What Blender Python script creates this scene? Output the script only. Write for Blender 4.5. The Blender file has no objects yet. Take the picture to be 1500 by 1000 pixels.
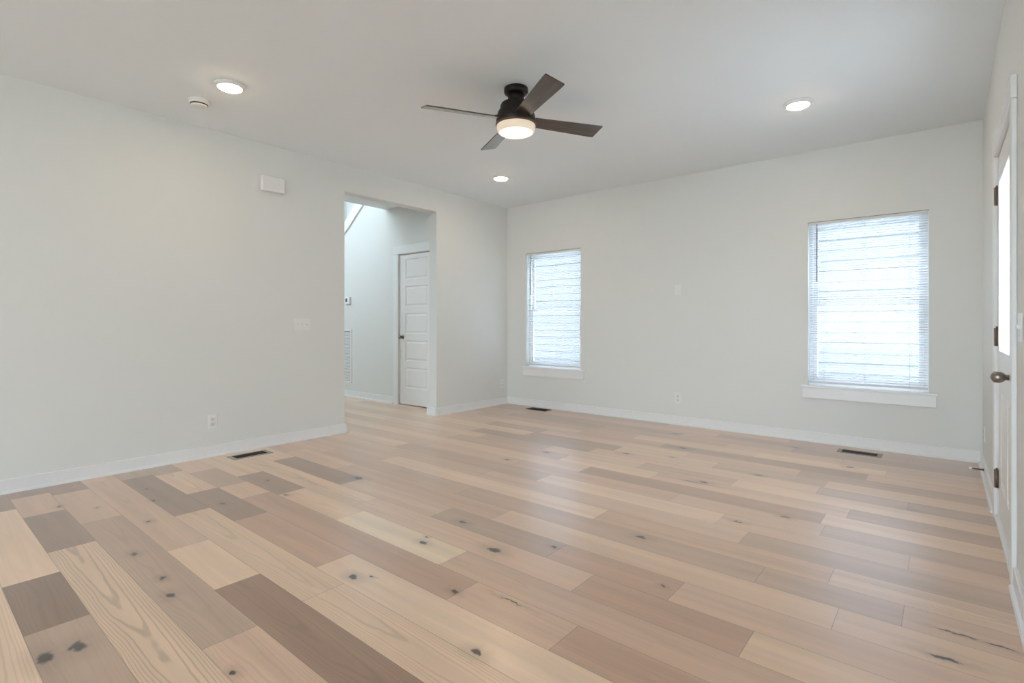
import bpy, bmesh, math, random
from mathutils import Vector, Matrix
random.seed(7)
C = bpy.context.scene.collection
S = bpy.context.scene
PI = math.pi
W, D, H = 4.967, 5.592, 2.74          # room: x 0..W, y ..D, z 0..H
BACK = -4.6                            # wall behind the camera
YH = 4.549                             # hall wall plane
DG = 0.0

# ------------------------------------------------------------------ camera
cam = bpy.data.cameras.new('camera'); cam.sensor_width = 36; cam.lens = 36 * 761.8 / 1500
cam.shift_y = -25.3 / 1500; cam.clip_start = 0.02
co = bpy.data.objects.new('camera', cam); C.objects.link(co)
co.location = (4.731, 0, 1.1076); co.rotation_euler = (PI / 2, 0, math.radians(39.734))
S.camera = co

# ------------------------------------------------------------------ world, exposure
SKY = 3.6
w = bpy.data.worlds.new('overcast_sky'); S.world = w; w.use_nodes = True
bg = w.node_tree.nodes['Background']
bg.inputs['Color'].default_value = (0.76, 0.89, 1.0, 1); bg.inputs['Strength'].default_value = SKY
S.view_settings.view_transform = 'Standard'; S.view_settings.look = 'None'
S.view_settings.gamma = 1.0; S.view_settings.use_curve_mapping = False
S.view_settings.exposure = 1.66
S.cycles.use_denoising = True
S.cycles.max_bounces = 14; S.cycles.diffuse_bounces = 8; S.cycles.transparent_max_bounces = 16

sun = bpy.data.lights.new('sun', 'SUN'); sun.energy = 1.2; sun.angle = .01; sun.color = (1, .98, .96)
so_ = bpy.data.objects.new('sun', sun); C.objects.link(so_)
so_.rotation_euler = Vector((-.10, .26, .96)).to_track_quat('Z', 'Y').to_euler(); so_.location = (-1, 9, 12)

def portal(name, loc, rot, sx, sy):
    l = bpy.data.lights.new(name, 'AREA'); l.shape = 'RECTANGLE'; l.size = sx; l.size_y = sy
    l.cycles.is_portal = True
    o = bpy.data.objects.new(name, l); C.objects.link(o); o.location = loc; o.rotation_euler = rot
    return o
BW0, BW1, BWT = 2.1, 4.85, 2.6          # unseen open hole behind the camera, put in to admit daylight
portal('daylight_back', ((BW0 + BW1) / 2, BACK - .1, BWT / 2 + .05), (PI / 2, 0, PI), BW1 - BW0, BWT - .1)
portal('daylight_stair', (-2.6, 1.28, 4.0), (PI / 2, 0, PI), 2.2, 1.6)

# ------------------------------------------------------------------ materials
def lin(c):
    return tuple(((v / 255) / 12.92 if v / 255 <= .04045 else ((v / 255 + .055) / 1.055) ** 2.4) for v in c)
def mat(name, col, rough=.5, metal=0., spec=.5, bump=0., bscale=200., emit=None, estr=0., var=0.):
    m = bpy.data.materials.new(name); m.use_nodes = True
    nt = m.node_tree; b = nt.nodes['Principled BSDF']
    b.inputs['Base Color'].default_value = (*col, 1); b.inputs['Roughness'].default_value = rough
    b.inputs['Metallic'].default_value = metal; b.inputs['Specular IOR Level'].default_value = spec
    tc = nt.nodes.new('ShaderNodeTexCoord')
    if var:
        n = nt.nodes.new('ShaderNodeTexNoise'); n.inputs['Scale'].default_value = 1.3; n.inputs['Detail'].default_value = 3
        nt.links.new(tc.outputs['Object'], n.inputs['Vector'])
        mx = nt.nodes.new('ShaderNodeMix'); mx.data_type = 'RGBA'
        mx.inputs[6].default_value = (*[c * (1 - var) for c in col], 1); mx.inputs[7].default_value = (*[min(1, c * (1 + var)) for c in col], 1)
        nt.links.new(n.outputs['Fac'], mx.inputs[0]); nt.links.new(mx.outputs[2], b.inputs['Base Color'])
    if bump:
        n = nt.nodes.new('ShaderNodeTexNoise'); n.inputs['Scale'].default_value = bscale; n.inputs['Detail'].default_value = 4
        nt.links.new(tc.outputs['Object'], n.inputs['Vector'])
        bp = nt.nodes.new('ShaderNodeBump'); bp.inputs['Strength'].default_value = bump; bp.inputs['Distance'].default_value = .002
        nt.links.new(n.outputs['Fac'], bp.inputs['Height']); nt.links.new(bp.outputs['Normal'], b.inputs['Normal'])
    if emit:
        b.inputs['Emission Color'].default_value = (*emit, 1); b.inputs['Emission Strength'].default_value = estr
    return m
M = {}
M['wall'] = mat('wall_paint', (.725, .738, .715), .62, bump=.12, bscale=160, var=.01)
M['ceil'] = mat('ceiling_paint', (.82, .87, .90), .8, bump=.1, bscale=120)
M['trim'] = mat('trim_paint', (.79, .80, .80), .28, bump=.04, bscale=60)
M['doorp'] = mat('door_paint', (.80, .80, .78), .3, bump=.05, bscale=50)
M['plastic'] = mat('white_plastic', (.79, .79, .78), .3)
M['plastic_in'] = mat('white_plastic_insert', (.72, .72, .71), .35)
M['slot'] = mat('dark_slot', (.03, .03, .03), .6)
M['vinyl'] = mat('window_vinyl', (.90, .91, .92), .35)
M['slat'] = mat('blind_slat', (.66, .69, .74), .45)
M['head'] = mat('blind_headrail', (.72, .72, .70), .45)
M['wand'] = mat('blind_wand', (.12, .14, .16), .25)
M['cord'] = mat('blind_cord', (.6, .62, .66), .8)
M['bronze'] = mat('dark_bronze', (.014, .011, .009), .45, .3, bump=.05)
M['rim'] = mat('rim_glint', (.16, .085, .06), .4, .6)
M['nickel'] = mat('satin_nickel', (.30, .27, .24), .33, .95)
M['hinge'] = mat('bronze_hinge', (.17, .125, .10), .45, .7)
M['register'] = mat('register_brown', (.025, .017, .012), .5, .3)
M['regframe'] = mat('register_frame', (.30, .26, .22), .4, .5)
M['regsilver'] = mat('register_frame_silver', (.34, .33, .30), .35, .6)
M['screen'] = mat('lcd_screen', (.07, .10, .10), .2)
M['lens'] = mat('led_lens', (.9, .9, .88), .4, emit=(1, .74, .48), estr=26)
M['shade'] = mat('frosted_shade', (.45, .42, .36), .3, emit=(1, .80, .58), estr=.16)
M['diff'] = mat('frosted_diffuser', (.5, .48, .44), .3, emit=(1, .82, .64), estr=.40)
M['siding'] = mat('vinyl_siding', (.15, .153, .162), .6)
M['bounce'] = mat('bounce_pale', (.82, .85, .88), .85, bump=.3, bscale=30, var=.05)
M['dark'] = mat('shade_black', (.02, .02, .02), .9)  # near-black colour painted in for shade in closet and ducts
M['rubber'] = mat('white_rubber', (.85, .85, .83), .5)

def glass_mat():
    m = bpy.data.materials.new('window_glass'); m.use_nodes = True; nt = m.node_tree; nt.nodes.clear()
    out = nt.nodes.new('ShaderNodeOutputMaterial'); mx = nt.nodes.new('ShaderNodeMixShader')
    t = nt.nodes.new('ShaderNodeBsdfTransparent'); g = nt.nodes.new('ShaderNodeBsdfGlossy'); f = nt.nodes.new('ShaderNodeFresnel')
    t.inputs['Color'].default_value = (.97, .98, .98, 1); g.inputs['Roughness'].default_value = .02; f.inputs['IOR'].default_value = 1.5
    ge = nt.nodes.new('ShaderNodeNewGeometry'); inv = nt.nodes.new('ShaderNodeMath'); inv.operation = 'SUBTRACT'; inv.inputs[0].default_value = 1
    mu = nt.nodes.new('ShaderNodeMath'); mu.operation = 'MULTIPLY'
    nt.links.new(ge.outputs['Backfacing'], inv.inputs[1]); nt.links.new(inv.outputs[0], mu.inputs[0]); nt.links.new(f.outputs[0], mu.inputs[1])
    nt.links.new(mu.outputs[0], mx.inputs[0]); nt.links.new(t.outputs[0], mx.inputs[1]); nt.links.new(g.outputs[0], mx.inputs[2])
    nt.links.new(mx.outputs[0], out.inputs['Surface']); return m
M['glass'] = glass_mat()

def blade_mat():
    m = bpy.data.materials.new('walnut_blade'); m.use_nodes = True; nt = m.node_tree; b = nt.nodes['Principled BSDF']
    tc = nt.nodes.new('ShaderNodeTexCoord'); mp = nt.nodes.new('ShaderNodeMapping'); mp.inputs['Scale'].default_value = (4, 55, 55)
    n = nt.nodes.new('ShaderNodeTexNoise'); n.inputs['Scale'].default_value = 1.0; n.inputs['Detail'].default_value = 6
    r = nt.nodes.new('ShaderNodeValToRGB')
    r.color_ramp.elements[0].position = .3; r.color_ramp.elements[0].color = (.025, .017, .014, 1)
    r.color_ramp.elements[1].position = .75; r.color_ramp.elements[1].color = (.085, .062, .050, 1)
    nt.links.new(tc.outputs['Object'], mp.inputs[0]); nt.links.new(mp.outputs[0], n.inputs['Vector'])
    nt.links.new(n.outputs['Fac'], r.inputs[0]); nt.links.new(r.outputs[0], b.inputs['Base Color'])
    b.inputs['Roughness'].default_value = .3; b.inputs['Coat Weight'].default_value = 1.0; b.inputs['Coat Roughness'].default_value = .2
    return m
M['blade'] = blade_mat()

# ------------------------------------------------------------------ mesh helpers
def bx(bm, x0, x1, y0, y1, z0, z1, bev=0., seg=2):
    r = bmesh.ops.create_cube(bm, size=1)
    vs = r['verts']
    for v in vs:
        v.co = Vector((x0 + (v.co.x + .5) * (x1 - x0), y0 + (v.co.y + .5) * (y1 - y0), z0 + (v.co.z + .5) * (z1 - z0)))
    if bev:
        es = list({e for v in vs for e in v.link_edges})
        bmesh.ops.bevel(bm, geom=es, offset=bev, segments=seg, affect='EDGES', profile=.5)
    return bm
def BX(*a, **k): return bx(bmesh.new(), *a, **k)
def lathe(bm, prof, seg=48, c=(0, 0, 0), axis='Z', cap=True):
    mats = {'Z': Matrix.Identity(3), 'Y': Matrix.Rotation(-PI / 2, 3, 'X'), 'X': Matrix.Rotation(PI / 2, 3, 'Y')}[axis]
    rings = []
    for r, z in prof:
        ring = []
        for i in range(seg):
            a = 2 * PI * i / seg
            ring.append(bm.verts.new(mats @ Vector((r * math.cos(a), r * math.sin(a), z)) + Vector(c)))
        rings.append(ring)
    for a, b in zip(rings, rings[1:]):
        for i in range(seg):
            f = bm.faces.new((a[i], a[(i + 1) % seg], b[(i + 1) % seg], b[i])); f.smooth = True
    if cap:
        bm.faces.new(rings[0]); bm.faces.new(rings[-1])
    bmesh.ops.recalc_face_normals(bm, faces=bm.faces[:])
    return bm
def LA(prof, **k): return lathe(bmesh.new(), prof, **k)
def tube(bm, pts, r, seg=10):
    pts = [Vector(p) for p in pts]; prev = None; rings = []
    for i, p in enumerate(pts):
        d = (pts[min(i + 1, len(pts) - 1)] - pts[max(i - 1, 0)]).normalized()
        u = d.orthogonal().normalized() if prev is None else (prev - d * prev.dot(d)).normalized()
        prev = u; v = d.cross(u)
        rings.append([bm.verts.new(p + r * (math.cos(2 * PI * k / seg) * u + math.sin(2 * PI * k / seg) * v)) for k in range(seg)])
    for a, b in zip(rings, rings[1:]):
        for k in range(seg):
            f = bm.faces.new((a[k], a[(k + 1) % seg], b[(k + 1) % seg], b[k])); f.smooth = True
    bm.faces.new(rings[0]); bm.faces.new(rings[-1])
    bmesh.ops.recalc_face_normals(bm, faces=bm.faces[:])
    return bm
def prism(bm, poly, a0, a1, plane='XZ'):
    """polygon extruded: plane XZ extrudes along y; YZ along x; XY along z"""
    def P(u, v, a): return {'XZ': (u, a, v), 'YZ': (a, u, v), 'XY': (u, v, a)}[plane]
    A = [bm.verts.new(P(u, v, a0)) for u, v in poly]; B = [bm.verts.new(P(u, v, a1)) for u, v in poly]
    bm.faces.new(A); bm.faces.new(B)
    n = len(poly)
    for i in range(n): bm.faces.new((A[i], A[(i + 1) % n], B[(i + 1) % n], B[i]))
    bmesh.ops.recalc_face_normals(bm, faces=bm.faces[:])
    return bm
def obj(name, bm, m, parent=None):
    me = bpy.data.meshes.new(name); bm.normal_update(); bm.to_mesh(me); bm.free()
    o = bpy.data.objects.new(name, me); C.objects.link(o)
    me.materials.append(M[m] if isinstance(m, str) else m)
    if parent: o.parent = parent
    return o
def struct(name, bm, m, label=None, cat=None):
    o = obj(name, bm, m); o['kind'] = 'structure'
    if label: o['label'] = label
    if cat: o['category'] = cat
    return o
def thing(name, label, cat, loc=(0, 0, 0), rotz=0., group=None):
    o = bpy.data.objects.new(name, None); C.objects.link(o); o.empty_display_size = .1
    o.location = loc; o.rotation_euler = (0, 0, rotz); o['label'] = label; o['category'] = cat
    if group: o['group'] = group
    return o
def sname(name, label, cat, loc=(0, 0, 0), rotz=0.):
    o = thing(name, label, cat, loc, rotz); o['kind'] = 'structure'; return o
def dup(root, loc, label, rotz=None):
    r = root.copy(); C.objects.link(r); r.location = loc; r['label'] = label
    if rotz is not None: r.rotation_euler = (0, 0, rotz)
    for ch in list(root.children):
        c = ch.copy(); C.objects.link(c); c.parent = r
        for g in ch.children:
            d = g.copy(); C.objects.link(d); d.parent = c
    return r

# ------------------------------------------------------------------ floor
ROW0, PITCH = .31, .188
TONES = {'C': (214, 193, 171), 'L': (205, 183, 160), 'T': (191, 167, 147), 'P': (177, 150, 130),
         'G': (167, 147, 130), 'B': (144, 120, 103), 'D': (144, 124, 109), 'X': (128, 107, 91)}
KNOWN = {  # row: [(x_start, tone, ring strength)...], last number = end
    -1: [(.9, 'L', .45), 2.9],
    0: [(-.2, 'D', .2), (.45, 'L', .1), (1.685, 'X', .35), (2.22, 'G', .15), 3.6],
    1: [(-.3, 'B', .1), (.2, 'T', .1), (.684, 'D', .15), (1.392, 'L', .85), 3.4],
    2: [(-.4, 'B', .1), (.3, 'T', .1), (1.057, 'G', .3), (2.788, 'T', .3), 4.4],
    3: [(-.5, 'T', .1), (.15, 'T', .2), (1.818, 'L', .1), (2.392, 'B', .35), 4.0],
    4: [(-.2, 'G', .1), (.25, 'D', .2), (1.318, 'L', .4), (2.756, 'L', .5), 4.3],
    5: [(-.3, 'G', .1), (.3, 'L', .5), (.94, 'D', .15), (1.66, 'P', .15), (2.53, 'C', .1), 4.35],
    6: [(-.2, 'T', .1), (.42, 'G', .1), (.95, 'T', .1), (1.30, 'P', .15), (3.19, 'T', .2), (3.697, 'P', .15), 4.8],
    7: [(-.4, 'L', .2), (.78, 'D', .2), (1.402, 'L', .3), (2.079, 'C', .1), (2.94, 'T', .2), 4.75],
    8: [(-.6, 'L', .55), (1.95, 'T', .2), (3.54, 'P', .2), (4.203, 'L', .1), 5.2],
    9: [(-.5, 'L', .1), (.55, 'D', .2), (1.52, 'T', .2), (2.45, 'G', .2), (3.272, 'P', .2), (3.875, 'T', .1), 5.2],
    10: [(-.5, 'P', .1), (.35, 'L', .15), (1.15, 'P', .15), (2.75, 'L', .1), (4.415, 'L', .15), 5.3],
    11: [(-.9, 'T', .1), (.6, 'P', .1), (1.55, 'G', .2), (2.272, 'G', .15), (4.103, 'G', .1), (4.61, 'T', .15), 5.6],
    12: [(-.6, 'T', .1), (1.2, 'C', .15), (3.194, 'P', .2), (4.348, 'L', .5), 5.6],
    13: [(-.9, 'L', .1), (1.0, 'T', .1), (2.1, 'T', .1), (3.93, 'G', .1), 5.2],
    14: [(-1.2, 'C', .1), (.9, 'G', .15), (2.506, 'C', .1), (3.75, 'T', .1), (4.605, 'T', .1), 5.6],
    15: [(-.5, 'T', .1), (1.1, 'T', .1), (2.1, 'P', .1), (3.4, 'T', .1), (4.228, 'G', .1), 5.6],
    16: [(-.9, 'L', .1), (1.2, 'L', .1), (2.62, 'B', .15), (4.2, 'L', .1), 5.4],
    17: [(-.3, 'T', .1), (1.0, 'P', .1), (2.3, 'L', .1), (3.1, 'T', .1), (4.3, 'B', .1), 5.5],
    18: [(-.3, 'L', .1), (1.2, 'G', .15), (2.0, 'L', .1), (2.9, 'G', .1), (3.6, 'L', .1), 5.5],
    19: [(-.6, 'T', .1), (.95, 'D', .15), (2.35, 'T', .1), (3.1, 'T', .1), (4.084, 'G', .1), (4.56, 'D', .1), 5.5],
    20: [(-.6, 'L', .1), (.5, 'L', .1), (1.5, 'B', .1), (2.5, 'L', .1), (3.35, 'G', .1), (4.1, 'L', .1), 5.5],
    21: [(-.6, 'T', .1), (.8, 'B', .1), (1.55, 'T', .1), (2.45, 'L', .1), (3.05, 'T', .1), (3.9, 'B', .1), 5.6],
    22: [(-.6, 'P', .1), (.45, 'T', .1), (1.85, 'P', .1), (2.75, 'B', .1), (3.5, 'B', .1), (4.3, 'T', .1), 5.5],
    23: [(-.6, 'T', .1), (.3, 'P', .1), (1.3, 'P', .1), (2.4, 'L', .1), (3.5, 'L', .1), (4.4, 'T', .1), 5.5],
    24: [(-.6, 'P', .1), (.6, 'B', .1), (1.9, 'P', .1), (3.2, 'T', .1), (4.1, 'T', .1), 5.5],
    25: [(-.6, 'P', .1), (.7, 'B', .1), (1.5, 'B', .1), (2.7, 'P', .1), (3.7, 'B', .1), 5.5],
    26: [(-.6, 'B', .1), (.9, 'P', .1), (1.8, 'P', .1), (3.0, 'B', .1), (4.5, 'D', .1), 5.5],
    27: [(-.6, 'B', .1), (1.2, 'B', .1), (2.4, 'P', .1), (3.6, 'B', .1), (4.62, 'D', .1), 5.5],
}
FK = (1.40, 1.28, 1.20)
def build_floor():
    rng = random.Random(21)
    X0, X1, Y0, Y1 = -4.2, W + .02, BACK - .02, D + .02
    V, Fc, uv, tone, info = [], [], [], [], []
    r = math.floor((Y0 - ROW0) / PITCH); pid = 0
    pal = 'CLLTTTPPGGBBD'
    while ROW0 + r * PITCH < Y1:
        ya, yb = max(Y0, ROW0 + r * PITCH), min(Y1, ROW0 + (r + 1) * PITCH)
        k = KNOWN.get(r, [(1.0 + rng.random(), 'T', .1), 2.6])
        seq = []
        for i, e in enumerate(k[:-1]):
            nx = k[i + 1]; seq.append((e[0], nx if i == len(k) - 2 else nx[0], e[1], e[2]))
        x = seq[0][0]
        while x > X0:
            L = rng.uniform(.5, 1.9); seq.insert(0, (x - L, x, rng.choice('CLLTTTG'), rng.uniform(.05, .35))); x -= L
        x = seq[-1][1]
        while x < X1:
            L = rng.uniform(.5, 1.9); seq.append((x, x + L, rng.choice(pal), rng.uniform(.05, .35))); x += L
        for a, b, t, ring in seq:
            xa, xb = max(a, X0), min(b, X1)
            if xb - xa < .004: continue
            i0 = len(V)
            V += [(xa, ya, 0), (xb, ya, 0), (xb, yb, 0), (xa, yb, 0)]; Fc.append((i0, i0 + 1, i0 + 2, i0 + 3))
            uv += [(xa - a, 0), (xb - a, 0), (xb - a, PITCH), (xa - a, PITCH)]
            c = lin(TONES[t]); j = rng.uniform(.95, 1.05); q = .4 if r > 9 else 0; c = [a_ * (1 - q) + b2 * q for a_, b2 in zip(c, lin(TONES['T']))]
            tone.append((*[min(.9, v * k_ * j) for v, k_ in zip(c, FK)], 1)); info.append((b - a, ring, pid)); pid += 1
        r += 1
    # slab underneath so that the floor has thickness
    i0 = len(V)
    V += [(X0, Y0, -.12), (X1, Y0, -.12), (X1, Y1, -.12), (X0, Y1, -.12)]; Fc.append((i0 + 3, i0 + 2, i0 + 1, i0))
    uv += [(0, 0)] * 4; tone.append((.3, .3, .3, 1)); info.append((1, 0, 0))
    me = bpy.data.meshes.new('floor'); me.from_pydata(V, [], Fc)
    ul = me.uv_layers.new(name='plank_uv')
    for i, q in enumerate(uv): ul.data[i].uv = q
    a = me.attributes.new('tone', 'FLOAT_COLOR', 'FACE'); b = me.attributes.new('plank', 'FLOAT_VECTOR', 'FACE')
    for i in range(len(Fc)): a.data[i].color = tone[i]; b.data[i].vector = info[i]
    me.update()
    o = bpy.data.objects.new('floor', me); C.objects.link(o); o['kind'] = 'structure'
    o['label'] = 'wide pale oak plank floor with mixed tan and brown boards and dark knots'; o['category'] = 'floor'
    return o

KNOTS = [(1.294, .944, .02), (1.299, 1.325, .022), (1.726, .764, .026), (2.106, .767, .022), (2.296, .744, .028), (2.433, .335, .046),
         (2.441, .421, .042), (2.991, .708, .018), (2.656, 2.063, .032), (3.033, 1.907, .046), (2.697, 1.742, .026), (2.66, 1.80, .014), (3.169, 1.505, .022),
         (2.738, 1.312, .03), (2.80, 1.36, .012), (3.515, 1.273, .028), (3.238, 2.124, .018), (3.519, 2.509, .032), (1.487, 2.173, .05), (3.817, 2.1, .016),
         (.592, .672, .022), (.797, .812, .014), (.611, 1.122, .014), (.909, 1.07, .02), (1.041, 1.73, .02), (1.443, 1.66, .026), (2.079, 3.65, .03), (1.976, 3.25, .026),
         (3.43, 3.66, .036), (2.986, 4.19, .022), (2.634, 4.05, .036), (2.931, 4.555, .042), (2.642, 5.11, .03), (4.169, 4.774, .03), (3.70, 5.22, .03), (3.687, 4.09, .028)]
CRACKS = [(4.731, 2.245, .055, .011), (4.763, 2.45, .07, .008), (4.879, 2.447, .05, .01), (3.40, 1.60, .06, .006), (3.84, 3.05, .03, .012), (4.027, 3.301, .032, .013), (3.38, 3.62, .11, .006)]
def floor_mat():
    m = bpy.data.materials.new('oak_planks'); m.use_nodes = True; nt = m.node_tree; L = nt.links
    b = nt.nodes['Principled BSDF']
    def N(t, **k):
        n = nt.nodes.new(t)
        for a, v in k.items(): setattr(n, a, v)
        return n
    def lnk(src, dst):
        if hasattr(src, 'is_linked') or hasattr(src, 'links'): L.new(src, dst)
        else: dst.default_value = src
    def mth(op, x, y=None, z=None, clamp=False):
        n = N('ShaderNodeMath', operation=op); n.use_clamp = clamp
        for i, v in enumerate((x, y, z)):
            if v is not None: lnk(v, n.inputs[i])
        return n.outputs[0]
    def comb(x, y, z):
        n = N('ShaderNodeCombineXYZ')
        for i, v in enumerate((x, y, z)): lnk(v, n.inputs[i])
        return n.outputs[0]
    def noise(vec, sc=1., det=3., ro=.55):
        n = N('ShaderNodeTexNoise'); L.new(vec, n.inputs['Vector']); n.inputs['Scale'].default_value = sc
        n.inputs['Detail'].default_value = det; n.inputs['Roughness'].default_value = ro; return n.outputs['Fac']
    def ramp(v, a, b_, lo=0., hi=1.):
        n = N('ShaderNodeMapRange'); n.interpolation_type = 'SMOOTHSTEP'
        L.new(v, n.inputs[0]); n.inputs[1].default_value = a; n.inputs[2].default_value = b_; n.inputs[3].default_value = lo; n.inputs[4].default_value = hi
        return n.outputs[0]
    tone = N('ShaderNodeAttribute', attribute_name='tone'); info = N('ShaderNodeAttribute', attribute_name='plank')
    si = N('ShaderNodeSeparateXYZ'); L.new(info.outputs['Vector'], si.inputs[0]); Lp, ring, pid = si.outputs
    uvn = N('ShaderNodeAttribute', attribute_name='plank_uv'); su = N('ShaderNodeSeparateXYZ'); L.new(uvn.outputs['Vector'], su.inputs[0]); u, v = su.outputs[0], su.outputs[1]
    seed = mth('MULTIPLY', pid, 3.71)
    big = noise(comb(mth('MULTIPLY', u, .7), mth('MULTIPLY', v, 13), seed), 1, 2)
    fine = noise(comb(mth('MULTIPLY', u, 3.0), mth('MULTIPLY', v, 170), seed), 1, 5, .65)
    pore = noise(comb(mth('MULTIPLY', u, 16), mth('MULTIPLY', v, 420), seed), 1, 2)
    # cathedral rings
    warp = noise(comb(mth('MULTIPLY', u, 1.6), mth('MULTIPLY', v, 7), seed), 1, 2)
    wob = noise(comb(mth('MULTIPLY', u, 7), mth('MULTIPLY', v, 30), seed), 1, 2)
    q0 = mth('SUBTRACT', v, mth('ADD', PITCH * .38, mth('MULTIPLY', warp, PITCH * .24)))
    ph = mth('ADD', mth('MULTIPLY', mth('MULTIPLY', q0, q0), 650), mth('MULTIPLY', u, 1.6))
    ph = mth('ADD', mth('ADD', ph, mth('MULTIPLY', warp, 2.2)), mth('MULTIPLY', wob, .45))
    sn = mth('SINE', mth('MULTIPLY', ph, 2 * PI))
    rg = mth('MULTIPLY', ramp(sn, .35, 1.0), ring)
    # knots
    tc = N('ShaderNodeTexCoord'); so = N('ShaderNodeSeparateXYZ'); L.new(tc.outputs['Object'], so.inputs[0])
    nd = N('ShaderNodeTexNoise'); nd.inputs['Scale'].default_value = 34; nd.inputs['Detail'].default_value = 3; L.new(tc.outputs['Object'], nd.inputs['Vector'])
    sn2 = N('ShaderNodeSeparateColor'); L.new(nd.outputs['Color'], sn2.inputs[0])
    X = mth('ADD', so.outputs[0], mth('MULTIPLY', mth('SUBTRACT', sn2.outputs[0], .5), .042))
    Y = mth('ADD', so.outputs[1], mth('MULTIPLY', mth('SUBTRACT', sn2.outputs[1], .5), .042))
    P = comb(X, Y, 0.)
    kmin = None
    for q in [(x, y, r * 1.05, r * .6) for x, y, r in KNOTS] + CRACKS:
        s = N('ShaderNodeVectorMath', operation='SUBTRACT'); L.new(P, s.inputs[0]); s.inputs[1].default_value = (q[0], q[1], 0)
        d = N('ShaderNodeVectorMath', operation='DIVIDE'); L.new(s.outputs[0], d.inputs[0]); d.inputs[1].default_value = (q[2], q[3], 1)
        l = N('ShaderNodeVectorMath', operation='LENGTH'); L.new(d.outputs[0], l.inputs[0])
        kmin = l.outputs['Value'] if kmin is None else mth('MINIMUM', kmin, l.outputs['Value'])
    # further small knots, thinly scattered
    vo = N('ShaderNodeTexVoronoi'); vo.inputs['Scale'].default_value = 1.0
    L.new(comb(mth('MULTIPLY', X, 1.5), mth('MULTIPLY', Y, 2.9), 0.), vo.inputs['Vector'])
    sv = N('ShaderNodeSeparateColor'); L.new(vo.outputs['Color'], sv.inputs[0])
    far = mth('MULTIPLY', ramp(so.outputs[1], 2.2, 2.6), mth('GREATER_THAN', sv.outputs[0], .72))
    kv = mth('DIVIDE', vo.outputs['Distance'], mth('ADD', mth('MULTIPLY', far, .052), .0005))
    kmin = mth('MINIMUM', kmin, kv)
    core = ramp(kmin, .45, 1.05, 1., 0.); halo = ramp(kmin, .6, 3.6, 1., 0.)
    # seams
    ed = mth('MINIMUM', mth('MINIMUM', v, mth('SUBTRACT', PITCH, v)), mth('MINIMUM', u, mth('SUBTRACT', Lp, u)))
    seam = ramp(ed, .0004, .0022, 1., 0.)
    # value
    val = mth('ADD', ramp(big, .25, .75, .90, 1.07), mth('MULTIPLY', mth('SUBTRACT', fine, .5), .14))
    val = mth('ADD', val, mth('MULTIPLY', mth('SUBTRACT', pore, .5), .04))
    val = mth('MULTIPLY', val, mth('SUBTRACT', 1., mth('MULTIPLY', rg, .32)))
    val = mth('MULTIPLY', val, mth('SUBTRACT', 1., mth('MULTIPLY', halo, .20)))
    val = mth('MULTIPLY', val, mth('SUBTRACT', 1., mth('MULTIPLY', seam, .42)))
    sc = N('ShaderNodeVectorMath', operation='SCALE'); L.new(tone.outputs['Color'], sc.inputs[0]); L.new(val, sc.inputs['Scale'])
    mx = N('ShaderNodeMix', data_type='RGBA'); L.new(mth('MULTIPLY', core, .95), mx.inputs[0]); L.new(sc.outputs[0], mx.inputs[6]); mx.inputs[7].default_value = (.022, .015, .011, 1)
    L.new(mx.outputs[2], b.inputs['Base Color'])
    b.inputs['Roughness'].default_value = .285; b.inputs['Coat Weight'].default_value = .6; b.inputs['Coat Roughness'].default_value = .28; b.inputs['Coat IOR'].default_value = 1.55
    b.inputs['Specular IOR Level'].default_value = .7
    bp = N('ShaderNodeBump'); bp.inputs['Strength'].default_value = .05; bp.inputs['Distance'].default_value = .001
    L.new(mth('SUBTRACT', fine, mth('MULTIPLY', seam, 1.5)), bp.inputs['Height']); L.new(bp.outputs['Normal'], b.inputs['Normal'])
    return m
fl = build_floor(); fl.data.materials.append(floor_mat())

# ------------------------------------------------------------------ room shell
T = .14
OP0, OP1, OPZ = 3.003, 4.262, 2.47       # opening in the left wall
LT = .132
bm = bmesh.new()
bx(bm, -LT, 0, BACK, OP0, 0, H); bx(bm, -LT, 0, OP0, OP1, OPZ, H); bx(bm, -LT, 0, OP1, D, 0, H)
struct('wall_left', bm, 'wall', 'white painted wall on the left with a wide cased-free opening to the hall', 'wall')
W1 = (.331, 1.208); W2 = (3.733, 4.632); WZ = (.53, 2.071)
bm = bmesh.new()
xs = [-4.2, W1[0], W1[1], W2[0], W2[1], W + T]
for i in (0, 2, 4): bx(bm, xs[i], xs[i + 1], D, D + T, 0, 5.6 if i == 0 else H + .1)
for a, b_ in (W1, W2): bx(bm, a, b_, D, D + T, 0, WZ[0] - .02); bx(bm, a, b_, D, D + T, WZ[1], H + .1)
struct('wall_far', bm, 'wall', 'white painted far wall holding the two windows', 'wall')
RD0, RD1, RDZ = 3.11, 4.055, 2.075       # rough opening of the right door
bm = bmesh.new()
bx(bm, W, W + T, BACK, RD0, 0, H); bx(bm, W, W + T, RD0, RD1, RDZ, H); bx(bm, W, W + T, RD1, D, 0, H)
struct('wall_right', bm, 'wall', 'white painted wall on the right with the glazed door', 'wall')
bm = bmesh.new()
bx(bm, 0, BW0, BACK - T, BACK, 0, H); bx(bm, BW1, W, BACK - T, BACK, 0, H); bx(bm, BW0, BW1, BACK - T, BACK, BWT, H); bx(bm, BW0, BW1, BACK - T, BACK, 0, .06)
struct('wall_back', bm, 'wall', 'white painted wall behind the camera', 'wall')
struct('ceiling', BX(-LT, W + T, BACK - T, D, H, H + .1), 'ceil', 'flat white painted ceiling', 'ceiling')

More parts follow.
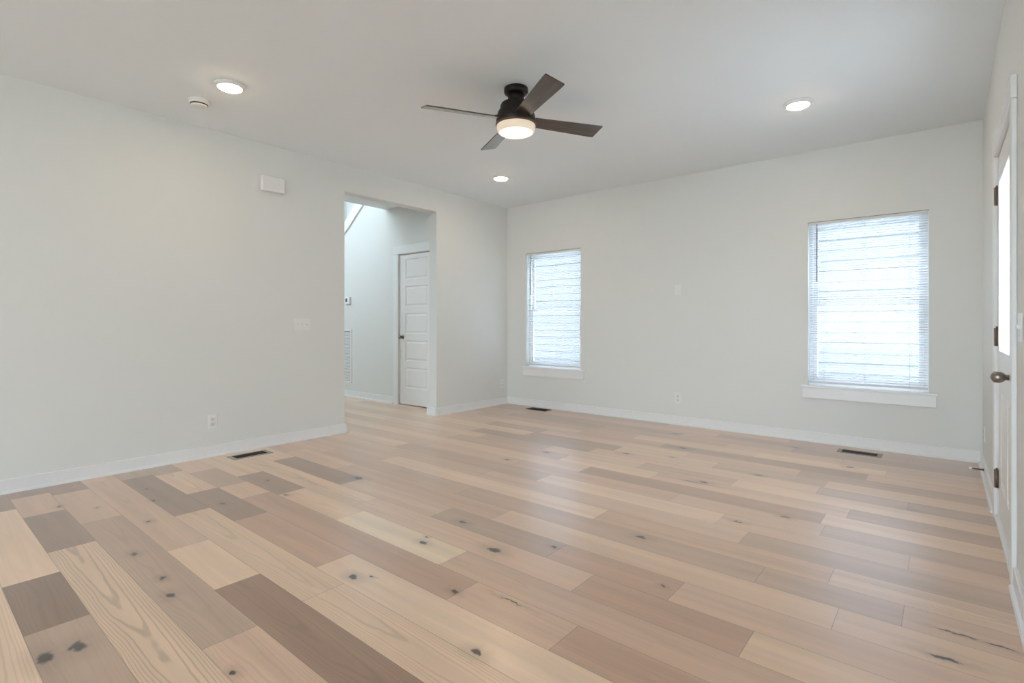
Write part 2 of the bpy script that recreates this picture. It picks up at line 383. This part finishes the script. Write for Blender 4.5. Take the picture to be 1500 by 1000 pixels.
# hall beyond the opening
HX = -4.0; DX0, DX1, DZ = -1.085, -.385, 2.066
sl = .77; zc = lambda x: 2.446 + sl * (x + 2.484)
bm = bmesh.new()
top = 3.4; xt = -2.484 + (top - 2.446) / sl
j = .02
prism(bm, [(HX, 0), (DX0 - j, 0), (DX0 - j, DZ + j), (DX0 - j, top), (xt, top), (HX, zc(HX))], YH, YH + .12)
bx(bm, DX0 - j, DX1 + j, YH, YH + .12, DZ + j, top); bx(bm, DX1 + j, -LT, YH, YH + .12, 0, top)
struct('wall_hall', bm, 'wall', 'white hall wall seen through the opening, cut on a slope by the stair', 'wall')
bm = bmesh.new()
bx(bm, HX - .12, HX, 1.4, D, 0, 5.4)
struct('wall_hall_side', bm, 'wall', 'white end wall of the hall', 'wall')
bm = bmesh.new()
bx(bm, HX, -LT, 1.3, 1.4, 0, 3.2); bx(bm, HX, -3.7, 1.3, 1.4, 3.2, 5.4); bx(bm, -1.5, -LT, 1.3, 1.4, 3.2, 5.4); bx(bm, -3.7, -1.5, 1.3, 1.4, 4.8, 5.4)
struct('wall_hall_front', bm, 'wall', 'white front wall of the hall', 'wall')
bm = bmesh.new(); bx(bm, -1.4, -LT, 1.4, YH, H, H + .3); bx(bm, -1.4, -1.3, 1.4, D, H + .3, 5.4)
struct('ceiling_hall', bm, 'ceil', 'white hall ceiling beyond the opening', 'ceiling')
struct('ceiling_stair', BX(HX - .12, -1.3, 1.3, D, 5.4, 5.5), 'ceil', 'white ceiling above the stairwell', 'ceiling')
# sloping cap board along the stair
dxn, dzn = -sl / math.hypot(1, sl), 1 / math.hypot(1, sl); wd = .133
xa, xb = -3.2, xt - .05
struct('trim_1', prism(bmesh.new(), [(xa, zc(xa)), (xb, zc(xb)), (xb + dxn * wd, zc(xb) + dzn * wd), (xa + dxn * wd, zc(xa) + dzn * wd)], YH - .028, YH + .14),
       'trim', 'white sloping trim board along the stair edge above the hall wall', 'trim')

# ------------------------------------------------------------------ baseboards
def base_profile(bm, a, b_, side, h=.092, t=.015, sh=.014):
    """side: 'L' wall x=0 facing +x (a..b in y), 'F' wall y=D facing -y (a..b in x), 'R' wall x=W facing -x, 'H' hall wall"""
    sw = .020
    prof = [(0, 0), (t + sh, 0), (t + sh, .006), (t + sh * .75, sw * .75), (t, sw), (t, h - .004), (t - .004, h), (0, h)]
    if side == 'L': prism(bm, [(p, q) for p, q in prof], a, b_, 'XZ')
    if side == 'R': prism(bm, [(W - p, q) for p, q in prof], a, b_, 'XZ')
    if side == 'F': prism(bm, [(D - p, q) for p, q in prof], a, b_, 'YZ')
    if side == 'H': prism(bm, [(YH - p, q) for p, q in prof], a, b_, 'YZ')
    if side == 'B': prism(bm, [(BACK + p, q) for p, q in prof], a, b_, 'YZ')
    if side == 'J0': prism(bm, [(OP0 + p, q) for p, q in prof], a, b_, 'YZ')     # opening jamb facing +y
    if side == 'J1': prism(bm, [(OP1 - p, q) for p, q in prof], a, b_, 'YZ')     # opening jamb facing -y
    return bm
e = .029
bm = bmesh.new(); base_profile(bm, BACK, OP0 + e, 'L'); base_profile(bm, -LT - e, e, 'J0')
struct('baseboard_left', bm, 'trim', 'white baseboard along the left wall up to the opening', 'baseboard')
bm = bmesh.new(); base_profile(bm, OP1 - e, D - .002, 'L'); base_profile(bm, -LT - e, e, 'J1')
struct('baseboard_left_far', bm, 'trim', 'short white baseboard between the opening and the far corner', 'baseboard')
struct('baseboard_far', base_profile(bmesh.new(), .001, W - .001, 'F'), 'trim', 'white baseboard under the two windows', 'baseboard')
CW = .089
struct('baseboard_right', base_profile(bmesh.new(), RD1 + .005 + CW, D - .001, 'R'), 'trim', 'short white baseboard in the far right corner', 'baseboard')
struct('baseboard_right_near', base_profile(bmesh.new(), BACK, RD0 - .005 - CW, 'R'), 'trim', 'white baseboard nearest the camera on the right', 'baseboard')
struct('baseboard_hall', base_profile(bmesh.new(), HX, DX0 - .115, 'H'), 'trim', 'white baseboard of the hall wall', 'baseboard')

# ------------------------------------------------------------------ panel door leaf (front faces local -y, x 0..w)
def panel_leaf(w_, h, t, panels, hole=None):
    """leaf with moulded panels (x0,x1,z0,z1) on the front; hole = glazed opening through the leaf"""
    bm = bmesh.new()
    cuts = panels + ([hole] if hole else [])
    xs = sorted({0, w_, *[c[0] for c in cuts], *[c[1] for c in cuts]}); zs = sorted({0, h, *[c[2] for c in cuts], *[c[3] for c in cuts]})
    vg = {}
    def vert(x, y, z):
        k = (round(x, 5), round(y, 5), round(z, 5))
        if k not in vg: vg[k] = bm.verts.new((x, y, z))
        return vg[k]
    def quad(*p): bm.faces.new([vert(*q) for q in p])
    def inside(x, z, c): return c[0] < x < c[1] and c[2] < z < c[3]
    for i in range(len(xs) - 1):
        for k in range(len(zs) - 1):
            cx, cz = (xs[i] + xs[i + 1]) / 2, (zs[k] + zs[k + 1]) / 2
            r = (xs[i], xs[i + 1], zs[k], zs[k + 1])
            if not (hole and inside(cx, cz, hole)):
                quad((r[0], t, r[2]), (r[0], t, r[3]), (r[1], t, r[3]), (r[1], t, r[2]))
            if any(inside(cx, cz, c) for c in cuts): continue
            quad((r[0], 0, r[2]), (r[1], 0, r[2]), (r[1], 0, r[3]), (r[0], 0, r[3]))
    for c in panels:
        prev = c; py = 0
        for ins, y in ((.010, .010), (.022, .010), (.040, .002)):
            q = (c[0] + ins, c[1] - ins, c[2] + ins, c[3] - ins)
            P = lambda b_, y_: [(b_[0], y_, b_[2]), (b_[1], y_, b_[2]), (b_[1], y_, b_[3]), (b_[0], y_, b_[3])]
            A, B = P(prev, py), P(q, y)
            for n in range(4): quad(A[n], A[(n + 1) % 4], B[(n + 1) % 4], B[n])
            prev, py = q, y
        quad(*P(prev, py))
    for c, s in ([(hole, 1)] if hole else []) + [((0, w_, 0, h), -1)]:
        zz = [z for z in zs if c[2] <= z <= c[3]]; xx = [x for x in xs if c[0] <= x <= c[1]]
        for a, b_ in zip(zz, zz[1:]):
            for x in (c[0], c[1]): quad((x, 0, a), (x, 0, b_), (x, t, b_), (x, t, a))
        for a, b_ in zip(xx, xx[1:]):
            for z in (c[2], c[3]): quad((a, 0, z), (b_, 0, z), (b_, t, z), (a, t, z))
    bmesh.ops.recalc_face_normals(bm, faces=bm.faces[:])
    return bm
def knob(parent, x, z, m, r=.027, stem=.066, egg=1.0):
    k = obj('door_knob', LA([(.004, 0), (.013, -.001), (.012, -stem * .45), (.016, -stem * .52), (r * .86, -stem * .66), (r, -stem * .85), (r * .93, -stem * 1.02 * egg), (r * .55, -stem * 1.14 * egg), (.003, -stem * 1.2 * egg)], seg=32, axis='Y', c=(x, 0, z)), m, parent)
    obj('rose', LA([(.031, 0), (.031, -.004), (.026, -.009), (.014, -.011)], seg=32, axis='Y', c=(x, 0, z)), m, k)
    return k

# hall door (facing -y)
dw = DX1 - DX0 - .006
d1 = sname('door_1', 'white five-panel closet door in the hall with a round nickel knob', 'door', (DX0 + .003, YH + .012, .012))
ph, gap, z0 = .283, .088, .222
obj('leaf', panel_leaf(dw, DZ - .018, .035, [(.118, dw - .118, z0 + i * (ph + gap), z0 + i * (ph + gap) + ph) for i in range(5)]), 'doorp', d1)
knob(d1, .062, .92, 'nickel', r=.026)
# casing of the hall door
cw = .105
bm = bmesh.new()
bx(bm, DX0 - .008 - cw, DX0 - .008, YH - .018, YH, 0, DZ + .008, .003)
bx(bm, DX1 + .008, DX1 + .008 + cw, YH - .018, YH, 0, DZ + .008, .003)
bx(bm, DX0 - .008 - cw - .006, DX1 + .008 + cw, YH - .02, YH, DZ + .008, DZ + .008 + .115, .003)
bx(bm, DX0 - .0199, DX0, YH - .001, YH + .115, 0, DZ + .001); bx(bm, DX1, DX1 + .0199, YH - .001, YH + .115, 0, DZ + .001); bx(bm, DX0 - .0199, DX1 + .0199, YH - .001, YH + .115, DZ + .0005, DZ + .0199)
struct('trim_2', bm, 'trim', 'white casing round the hall closet door', 'trim')
struct('closet_shade', BX(DX0 - .1, DX1 + .1, YH + .3, YH + .34, 0, 2.3), 'dark', 'black sheet painted as the shade behind the hall door', 'wall')  # near-black sheet stands in for the unlit closet

# right door: half glazed, hinged on the far side, facing -x
rot_r = -PI / 2
LW = RD1 - RD0 - .036
d2 = sname('door_2', 'white half-glazed entry door on the right wall with bronze hinges', 'door', (W + .002, RD1 - .018, .035), rot_r)
GL = (.125, LW - .125, .90, 1.875)
hw = (LW - .125 * 2 - .09) / 2
pans = [(.125, .125 + hw, .18, .70), (LW - .125 - hw, LW - .125, .18, .70)]
obj('leaf', panel_leaf(LW, RDZ - .057, .044, pans, GL), 'doorp', d2)
bm = bmesh.new(); g0, g1, g2, g3 = GL; fw = .03
for (a, b_, c, d_) in ((g0 - .012, g0 + fw, g2 - .012, g3 + .012), (g1 - fw, g1 + .012, g2 - .012, g3 + .012), (g0 + fw, g1 - fw, g2 - .012, g2 + fw), (g0 + fw, g1 - fw, g3 - fw, g3 + .012)):
    bx(bm, a, b_, -.010, .012, c, d_, .006, 3)
gf = obj('glass_frame', bm, 'trim', d2)
obj('pane', BX(g0 + .002, g1 - .002, .036, .040, g2 + .002, g3 - .002), 'glass', gf)
knob(d2, LW - .07, .835, 'nickel', r=.0265, stem=.058, egg=1.12)
for z in (.195, 1.0, 1.80):
    bm = bmesh.new()
    lathe(bm, [(.0075, z - .052), (.0075, z + .052)], seg=16, c=(.000, -.008, 0)); lathe(bm, [(.004, z + .052), (.006, z + .056), (.002, z + .062)], seg=12, c=(0, -.008, 0))
    bx(bm, -.0175, -.0005, -.0205, -.0015, z - .051, z + .051)
    obj('hinge', bm, 'hinge', d2)
bm = bmesh.new()
a0, a1 = RD0 - .005 - CW + .02, RD1 + .005 + CW - .02
ci0, ci1, ciz = RD0 + .014, RD1 - .014, RDZ - .015
bx(bm, W - .019, W, ci0 - CW, ci0, 0, ciz, .004); bx(bm, W - .019, W, ci1, ci1 + CW, 0, ciz, .004)
bx(bm, W - .021, W, ci0 - CW - .004, ci1 + CW + .004, ciz, ciz + .1, .004)
bx(bm, W - .001, W + T, RD0 + .0005, RD0 + .017, 0, RDZ - .001); bx(bm, W - .001, W + T, RD1 - .017, RD1 - .0005, 0, RDZ - .001); bx(bm, W - .001, W + T, RD0 + .0005, RD1 - .0005, RDZ - .017, RDZ - .0005)
struct('trim_3', bm, 'trim', 'white casing round the half-glazed entry door', 'trim')
bm = bmesh.new()
bx(bm, W + .05, W + T + .02, RD0 + .0005, RD0 + .030, .03, RDZ - .001); bx(bm, W + .05, W + T + .02, RD1 - .030, RD1 - .0005, .03, RDZ - .001); bx(bm, W + .05, W + T + .02, RD0 + .030, RD1 - .030, RDZ - .030, RDZ - .0005)
struct('trim_5', bm, mat('jamb_shade_grey', (.12, .135, .14), .5), 'outer jamb liner added in dark grey as painted shade behind the entry door glass', 'trim')  # added liner, its dark grey puts shade into the jamb colour
struct('trim_4', BX(W - .016, W + T, RD0 + .017, RD1 - .017, 0, .030, .006), 'trim', 'white threshold under the half-glazed entry door', 'trim')

# ------------------------------------------------------------------ windows and blinds
def window(n, x0, x1, label):
    wn = sname('window_%d' % n, label, 'window', (x0, D, WZ[0]))
    ww, hh = x1 - x0, WZ[1] - WZ[0]
    y0, y1 = .072, .138
    f = .032
    bm = bmesh.new()
    bx(bm, 0, f, y0, y1, 0, hh, .003); bx(bm, ww - f, ww, y0, y1, 0, hh, .003); bx(bm, f, ww - f, y0, y1, 0, f, .003); bx(bm, f, ww - f, y0, y1, hh - f, hh, .003)
    obj('window_frame', bm, 'vinyl', wn)
    s = .036; mid = .755
    for nm, za, zb, ya, yb in (('lower_sash', f, mid + .03, y0 + .006, y0 + .032), ('upper_sash', mid - .015, hh - f, y0 + .034, y0 + .060)):
        bm = bmesh.new(); r = f + .002
        bx(bm, r, r + s, ya, yb, za, zb, .003); bx(bm, ww - r - s, ww - r, ya, yb, za, zb, .003)
        bx(bm, r + s, ww - r - s, ya, yb, za, za + .042, .003); bx(bm, r + s, ww - r - s, ya, yb, zb - .042, zb, .003)
        so = obj(nm, bm, 'vinyl', wn)
        obj('pane', BX(r + s - .004, ww - r - s + .004, ya + .011, ya + .015, za + .038, zb - .038), 'glass', so)
    bm = BX(-.054, ww + .062, -.024, .0, -.02, 0, .004); bx(bm, .0005, ww - .0005, -.001, y0 + .002, -.0195, 0)
    obj('window_sill', bm, 'trim', wn)
    obj('apron', BX(-.042, ww + .05, -.017, 0, -.118, -.02, .003), 'trim', wn)
    return wn
window(1, *W1, 'narrower-looking far window near the left corner, half open mini blinds over it')
window(2, *W2, 'larger-looking window at the right end of the far wall with mini blinds')

def blind(x0, x1, label):
    hh = WZ[1] - WZ[0]; ww = x1 - x0
    b_ = thing('window_blind', label, 'blind', (x0, D + .034, WZ[0]), 0, 'mini blinds in the windows')
    g = .007
    obj('headrail', BX(g, ww - g, -.0145, .0145, hh - .028, hh - .002, .002), 'head', b_)
    bm = bmesh.new(); n = 68; zt = hh - .045; zb = .058; tilt = math.radians(-15); hwid = .0125
    for i in range(n):
        z = zb + (zt - zb) * i / (n - 1); xa, xb = g + .003, ww - g - .003
        pts = []
        for k in range(5):
            s = -1 + k / 2; yy = s * hwid; zz = .0014 * (1 - s * s)
            pts.append((yy * math.cos(tilt) - zz * math.sin(tilt), yy * math.sin(tilt) + zz * math.cos(tilt)))
        ring = [[bm.verts.new((x, y, z + q + dz)) for (y, q) in pts] for x in (xa, xb) for dz in (0, .0005)]
        A0, A1, B0, B1 = ring
        for k in range(4):
            bm.faces.new((A0[k], A0[k + 1], B0[k + 1], B0[k])); bm.faces.new((A1[k + 1], A1[k], B1[k], B1[k + 1]))
            bm.faces.new((A0[k + 1], A0[k], A1[k], A1[k + 1])); bm.faces.new((B0[k], B0[k + 1], B1[k + 1], B1[k]))
        bm.faces.new((A0[0], B0[0], B1[0], A1[0])); bm.faces.new((B0[4], A0[4], A1[4], B1[4]))
    bmesh.ops.recalc_face_normals(bm, faces=bm.faces[:])
    obj('slats', bm, 'slat', b_)
    obj('bottom_rail', BX(g + .002, ww - g - .002, -.012, .012, .022, .040, .003), 'slat', b_)
    bm = bmesh.new()
    for x in (.13, ww / 2, ww - .13):
        for y in (-.0135, .0135): tube(bm, [(x, y, .03), (x, y, hh - .03)], .0007, 5)
    obj('ladder_cords', bm, 'cord', b_)
    bm = tube(bmesh.new(), [(.075, -.020, hh - .055), (.075, -.021, hh - .30), (.075, -.022, hh - .565)], .0042, 8)
    lathe(bm, [(.003, hh - .05), (.004, hh - .03), (.002, hh - .02)], seg=8, c=(.075, -.018, 0))
    obj('tilt_wand', bm, 'wand', b_)
    return b_
blind(*W1, 'white mini blind in the far left window beside the corner')
blind(*W2, 'white mini blind in the right window next to the glazed door')

# ------------------------------------------------------------------ ceiling fan
FC = (2.452, 2.785)
fan = thing('ceiling_fan', 'dark bronze flush ceiling fan with four walnut blades and a lit glass bowl', 'ceiling fan', (FC[0], FC[1], H))
obj('canopy', LA([(.070, -.0005), (.082, -.004), (.083, -.028), (.078, -.040), (.060, -.044)], seg=64), 'bronze', fan)
obj('neck', LA([(.057, -.040), (.055, -.075), (.058, -.098), (.075, -.105)], seg=64), 'bronze', fan)
hs = obj('motor_housing', LA([(.060, -.100), (.088, -.104), (.103, -.113), (.108, -.125), (.111, -.150), (.124, -.168), (.131, -.190), (.137, -.222), (.138, -.246), (.130, -.252)], seg=64), 'bronze', fan)
obj('trim_ring', LA([(.134, -.2455), (.1405, -.248), (.1405, -.257), (.133, -.262), (.12, -.262)], seg=64), 'rim', fan)  # copper tone paints in lamp light reflected on the rim
sh = obj('glass_shade', LA([(.132, -.258), (.134, -.264), (.132, -.282), (.127, -.300), (.117, -.310)], seg=64, cap=False), 'shade', fan)
obj('diffuser', LA([(.118, -.309), (.110, -.3135), (.085, -.3165), (.05, -.318), (.004, -.3185)], seg=64), 'diff', fan)
def blade_mesh():
    bm = bmesh.new()
    poly = [(.115, -.050), (.60, -.068), (.643, -.068), (.647, -.064), (.634, .064), (.629, .067), (.58, .067), (.115, .050)]
    prism(bm, poly, -.004, .004, 'XY')
    bmesh.ops.bevel(bm, geom=[ed for ed in bm.edges], offset=.0015, segments=1, affect='EDGES')
    return bm
first = None
for k in range(4):
    if first is None:
        first = obj('blade', blade_mesh(), 'blade', fan); o = first
    else:
        o = first.copy(); C.objects.link(o); o.parent = fan
    a = math.radians(60 + 90 * k)
    o.matrix_local = Matrix.Translation((0, 0, -.220)) @ Matrix.Rotation(a, 4, 'Z') @ Matrix.Rotation(math.radians(-15), 4, 'X')
    br = obj('blade_bracket', BX(.07, .16, -.030, .030, .002, .012, .003), 'bronze', o)

# ------------------------------------------------------------------ recessed lights, detector
def can(loc, label):
    t = thing('recessed_light', label, 'ceiling light', loc, 0, 'round disk lights in the ceiling')
    obj('trim_ring', LA([(.098, 0), (.098, -.006), (.092, -.012), (.079, -.021), (.074, -.021), (.074, -.012), (.06, -.012)], seg=48), 'plastic', t)
    obj('lens', LA([(.0735, -.014), (.0735, -.023), (.064, -.028), (.03, -.031), (.002, -.0315)], seg=48), 'lens', t)
    return t
c0 = can((.978, 1.501, H), 'lit round disk light on the ceiling nearest the left wall chime box')
dup(c0, (.947, 4.359, H), 'lit disk light on the ceiling beyond the fan near the far left corner')
dup(c0, (3.90, 4.305, H), 'lit disk light on the ceiling right of the fan toward the large window')
t = thing('smoke_detector', 'white round smoke detector on the ceiling beside the left disk light', 'smoke detector', (.547, 1.459, H))
obj('base', LA([(.070, 0), (.070, -.010), (.066, -.012)], seg=48), 'plastic', t)
obj('vent_ring', LA([(.058, -.010), (.056, -.036)], seg=48), 'slot', t)
obj('cover', LA([(.066, -.012), (.067, -.024), (.064, -.0285), (.057, -.029)], seg=48), 'plastic', t)
obj('cap', LA([(.052, -.034), (.054, -.0365), (.050, -.043), (.035, -.047), (.003, -.048)], seg=48), 'plastic', t)

# ------------------------------------------------------------------ wall devices (front faces local -y)
RL = PI / 2; RR = -PI / 2
def plate(t, w_, h): return obj('cover_plate', BX(-w_ / 2, w_ / 2, -.0065, 0, -h / 2, h / 2, .0028, 3), 'plastic', t)
def screws(t, pts):
    for x, z in pts: obj('screw', LA([(.0032, -.0062), (.0032, -.0072), (.001, -.0076)], seg=12, axis='Z'), 'plastic_in', t).matrix_local = Matrix.Translation((x, 0, z)) @ Matrix.Rotation(-PI / 2, 4, 'X') @ Matrix.Identity(4)
def ydisc(bm, x, z, r, y0, y1, seg=20):
    """disc facing local -y"""
    A = [bm.verts.new((x + r * math.cos(2 * PI * i / seg), y0, z + r * math.sin(2 * PI * i / seg))) for i in range(seg)]
    B = [bm.verts.new((v.co.x, y1, v.co.z)) for v in A]
    bm.faces.new(A); bm.faces.new(B)
    for i in range(seg): bm.faces.new((A[i], A[(i + 1) % seg], B[(i + 1) % seg], B[i]))
    bmesh.ops.recalc_face_normals(bm, faces=bm.faces[:]); return bm
def outlet(loc, rot, label):
    t = thing('wall_outlet', label, 'outlet', loc, rot, 'white duplex wall outlets')
    plate(t, .072, .118)
    for s in (1, -1):
        zc_ = s * .0215
        bm = bmesh.new()
        bx(bm, -.0168, .0168, -.0088, -.004, zc_ - .0142, zc_ + .0142, .004, 3)
        r = obj('receptacle', bm, 'plastic_in', t)
        bm = bmesh.new()
        bx(bm, -.0077, -.0052, -.0091, -.006, zc_ - .001, zc_ + .008); bx(bm, .0052, .0077, -.0091, -.006, zc_ - .001, zc_ + .007); ydisc(bm, 0, zc_ - .0065, .0027, -.0091, -.006, 12)
        obj('slots', bm, 'slot', r)
    obj('screw', ydisc(bmesh.new(), 0, 0, .003, -.0075, -.005, 12), 'plastic_in', t)
    return t
outlet((0, 1.752, .29), RL, 'white duplex outlet low on the left wall above the floor register')
outlet((0, 5.477, .283), RL, 'white duplex outlet low on the short wall left of the corner')
outlet((2.47, D, .292), 0, 'white duplex outlet low on the far wall between the windows')
outlet((W, 5.27, .285), RR, 'white duplex outlet low on the right wall beyond the door stop')
def switch(loc, rot, gangs, label):
    t = thing('light_switch', label, 'light switch', loc, rot)
    w_ = .07 + .046 * (gangs - 1)
    plate(t, w_ + .002, .116)
    for g in range(gangs):
        x = (g - (gangs - 1) / 2) * .046
        tg = obj('toggle', prism(bmesh.new(), [(-.004, -.010), (-.004, .010), (-.016, .0095), (-.0185, .005)], x - .0048, x + .0048, 'YZ'), 'plastic', t)
        obj('toggle_frame', BX(x - .0068, x + .0068, -.0070, -.004, -.0135, .0135), 'plastic_in', tg)
        for z in (.030, -.030): obj('screw', ydisc(bmesh.new(), x, z, .003, -.0075, -.005, 12), 'plastic_in', t)
    return t
switch((0, 2.546, 1.104), RL, 3, 'white three-toggle switch plate on the left wall near the opening')
switch((W, 2.89, 1.094), RR, 2, 'white toggle switch plate at the right edge beside the glazed door')
t = thing('cable_plate', 'small blank-looking white cable plate midway up the far wall', 'wall plate', (2.469, D, 1.485))
plate(t, .071, .116)
obj('connector', ydisc(bmesh.new(), 0, 0, .0048, -.013, -.004, 12), 'plastic_in', t)
for z in (.042, -.042): obj('screw', ydisc(bmesh.new(), 0, z, .003, -.0075, -.005, 12), 'plastic_in', t)
t = thing('door_chime', 'white rectangular chime box high on the left wall', 'door chime', (0, 2.25, 2.378), RL)
obj('back_plate', BX(-.098, .098, -.012, 0, -.063, .063, .003), 'plastic', t)
obj('cover', BX(-.104, .104, -.052, -.008, -.069, .069, .009, 4), 'plastic', t)
t = thing('thermostat', 'small white thermostat with a dark screen on the hall wall', 'thermostat', (-2.318, YH, 1.472))
obj('body', BX(-.062, .062, -.030, 0, -.054, .054, .006, 3), 'plastic', t)
obj('screen', BX(-.042, .008, -.0312, -.028, -.022, .030), 'screen', t)
for k in range(3): obj('button', BX(.018, .046, -.032, -.028, .018 - k * .02, .028 - k * .02, .001, 1), 'plastic_in', t)
t = thing('return_air_grille', 'tall white louvred return air grille low on the hall wall', 'grille', (-2.372, YH, .205))
gw, gh = .29, .83
bm = bmesh.new()
for a in ((-gw / 2, -gw / 2 + .035, 0, gh), (gw / 2 - .035, gw / 2, 0, gh), (-gw / 2 + .035, gw / 2 - .035, 0, .035), (-gw / 2 + .035, gw / 2 - .035, gh - .035, gh)):
    bx(bm, a[0], a[1], -.012, 0, a[2], a[3], .002)
obj('frame', bm, 'plastic', t)
bm = bmesh.new()
for k in range(38):
    z = .045 + k * .0195; prism(bm, [(-.0095, z), (-.0085, z - .001), (-.002, z + .012), (-.003, z + .013)], -gw / 2 + .034, gw / 2 - .034, 'YZ')
obj('louvres', bm, 'plastic', t)
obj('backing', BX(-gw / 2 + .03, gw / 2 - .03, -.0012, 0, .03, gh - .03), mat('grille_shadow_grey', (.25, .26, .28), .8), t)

# ------------------------------------------------------------------ floor registers
def register(loc, rot, label, fm):
    t = thing('floor_register', label, 'floor vent', loc, rot, 'metal floor registers')
    Lx, Ly = .32, .152; ix, iy = .254, .108
    bm = bmesh.new()
    for a in ((-Lx / 2, -ix / 2, -Ly / 2, Ly / 2), (ix / 2, Lx / 2, -Ly / 2, Ly / 2), (-ix / 2, ix / 2, -Ly / 2, -iy / 2), (-ix / 2, ix / 2, iy / 2, Ly / 2)):
        bx(bm, a[0], a[1], a[2], a[3], 0, .004, .0012, 1)
    obj('frame', bm, fm, t)
    obj('duct_shade', BX(-ix / 2, ix / 2, -iy / 2, iy / 2, 0, .0008), 'dark', t)  # flat black sheet on solid floor, painting the shade under the louvres
    bm = bmesh.new()
    n = 22
    for k in range(n):
        x = -ix / 2 + (k + .5) * ix / n; bx(bm, x - .0012, x + .0012, -iy / 2, iy / 2, .0008, .0036)
    for y in (-iy / 6, iy / 6): bx(bm, -ix / 2, ix / 2, y - .002, y + .002, .0008, .0038)
    obj('louvres', bm, 'register', t)
    return t
register((.205, 1.972, 0), PI / 2, 'dark floor register with a silvery frame along the left wall', 'regsilver')
register((.672, 5.425, 0), 0, 'small dark floor register under the far left window', 'register')
register((4.170, 5.345, 0), 0, 'brown framed floor register under the right window', 'regframe')

# ------------------------------------------------------------------ spring door stop on the right baseboard
t = thing('door_stop', 'bronze spring door stop with a white tip on the right baseboard', 'door stop', (W - .0155, 5.07, .055), RR)
obj('base', ydisc(bmesh.new(), 0, 0, .010, -.005, 0, 16), 'hinge', t)
pts = []
for i in range(15 * 10 + 1):
    a = 2 * PI * i / 10; r = .0058 - .0016 * i / 150
    pts.append((r * math.cos(a), -.004 - .062 * i / 150, r * math.sin(a)))
obj('spring', tube(bmesh.new(), pts, .0016, 6), 'hinge', t)
obj('tip', ydisc(bmesh.new(), 0, 0, .0075, -.082, -.064, 16), 'rubber', t)

# ------------------------------------------------------------------ siding seen through the windows, and added ground
bm = bmesh.new(); y = D + 3.6; n = 46
for k in range(n):
    z = -.4 + k * .155
    prism(bm, [(y, z), (y + .03, z), (y + .03, z + .155), (y + .018, z + .155)], -6, 11, 'YZ')
hs = obj('neighbour_house_siding', bm, 'siding'); hs['kind'] = 'structure'; hs['label'] = 'pale lap siding of the house next door seen through the blinds'; hs['category'] = 'house wall'
g = obj('bounce_ground', BX(-14, 18, -1.0, 16, -.5, -.2), 'bounce'); g['kind'] = 'structure'; g['label'] = 'pale concrete ground added unseen outside to send daylight upward'; g['category'] = 'ground'  # invented pale ground, added to throw daylight onto the ceiling
g = obj('dark_ground', BX(-14, 18, -22, -1.0, -.5, -.2), mat('dark_ground', (.24, .25, .23), .9, bump=.5, bscale=25, var=.25)); g['kind'] = 'structure'; g['label'] = 'lawn added unseen behind the house to cut reflected daylight'; g['category'] = 'ground'  # invented ground, kept dark so less daylight reflects in from behind
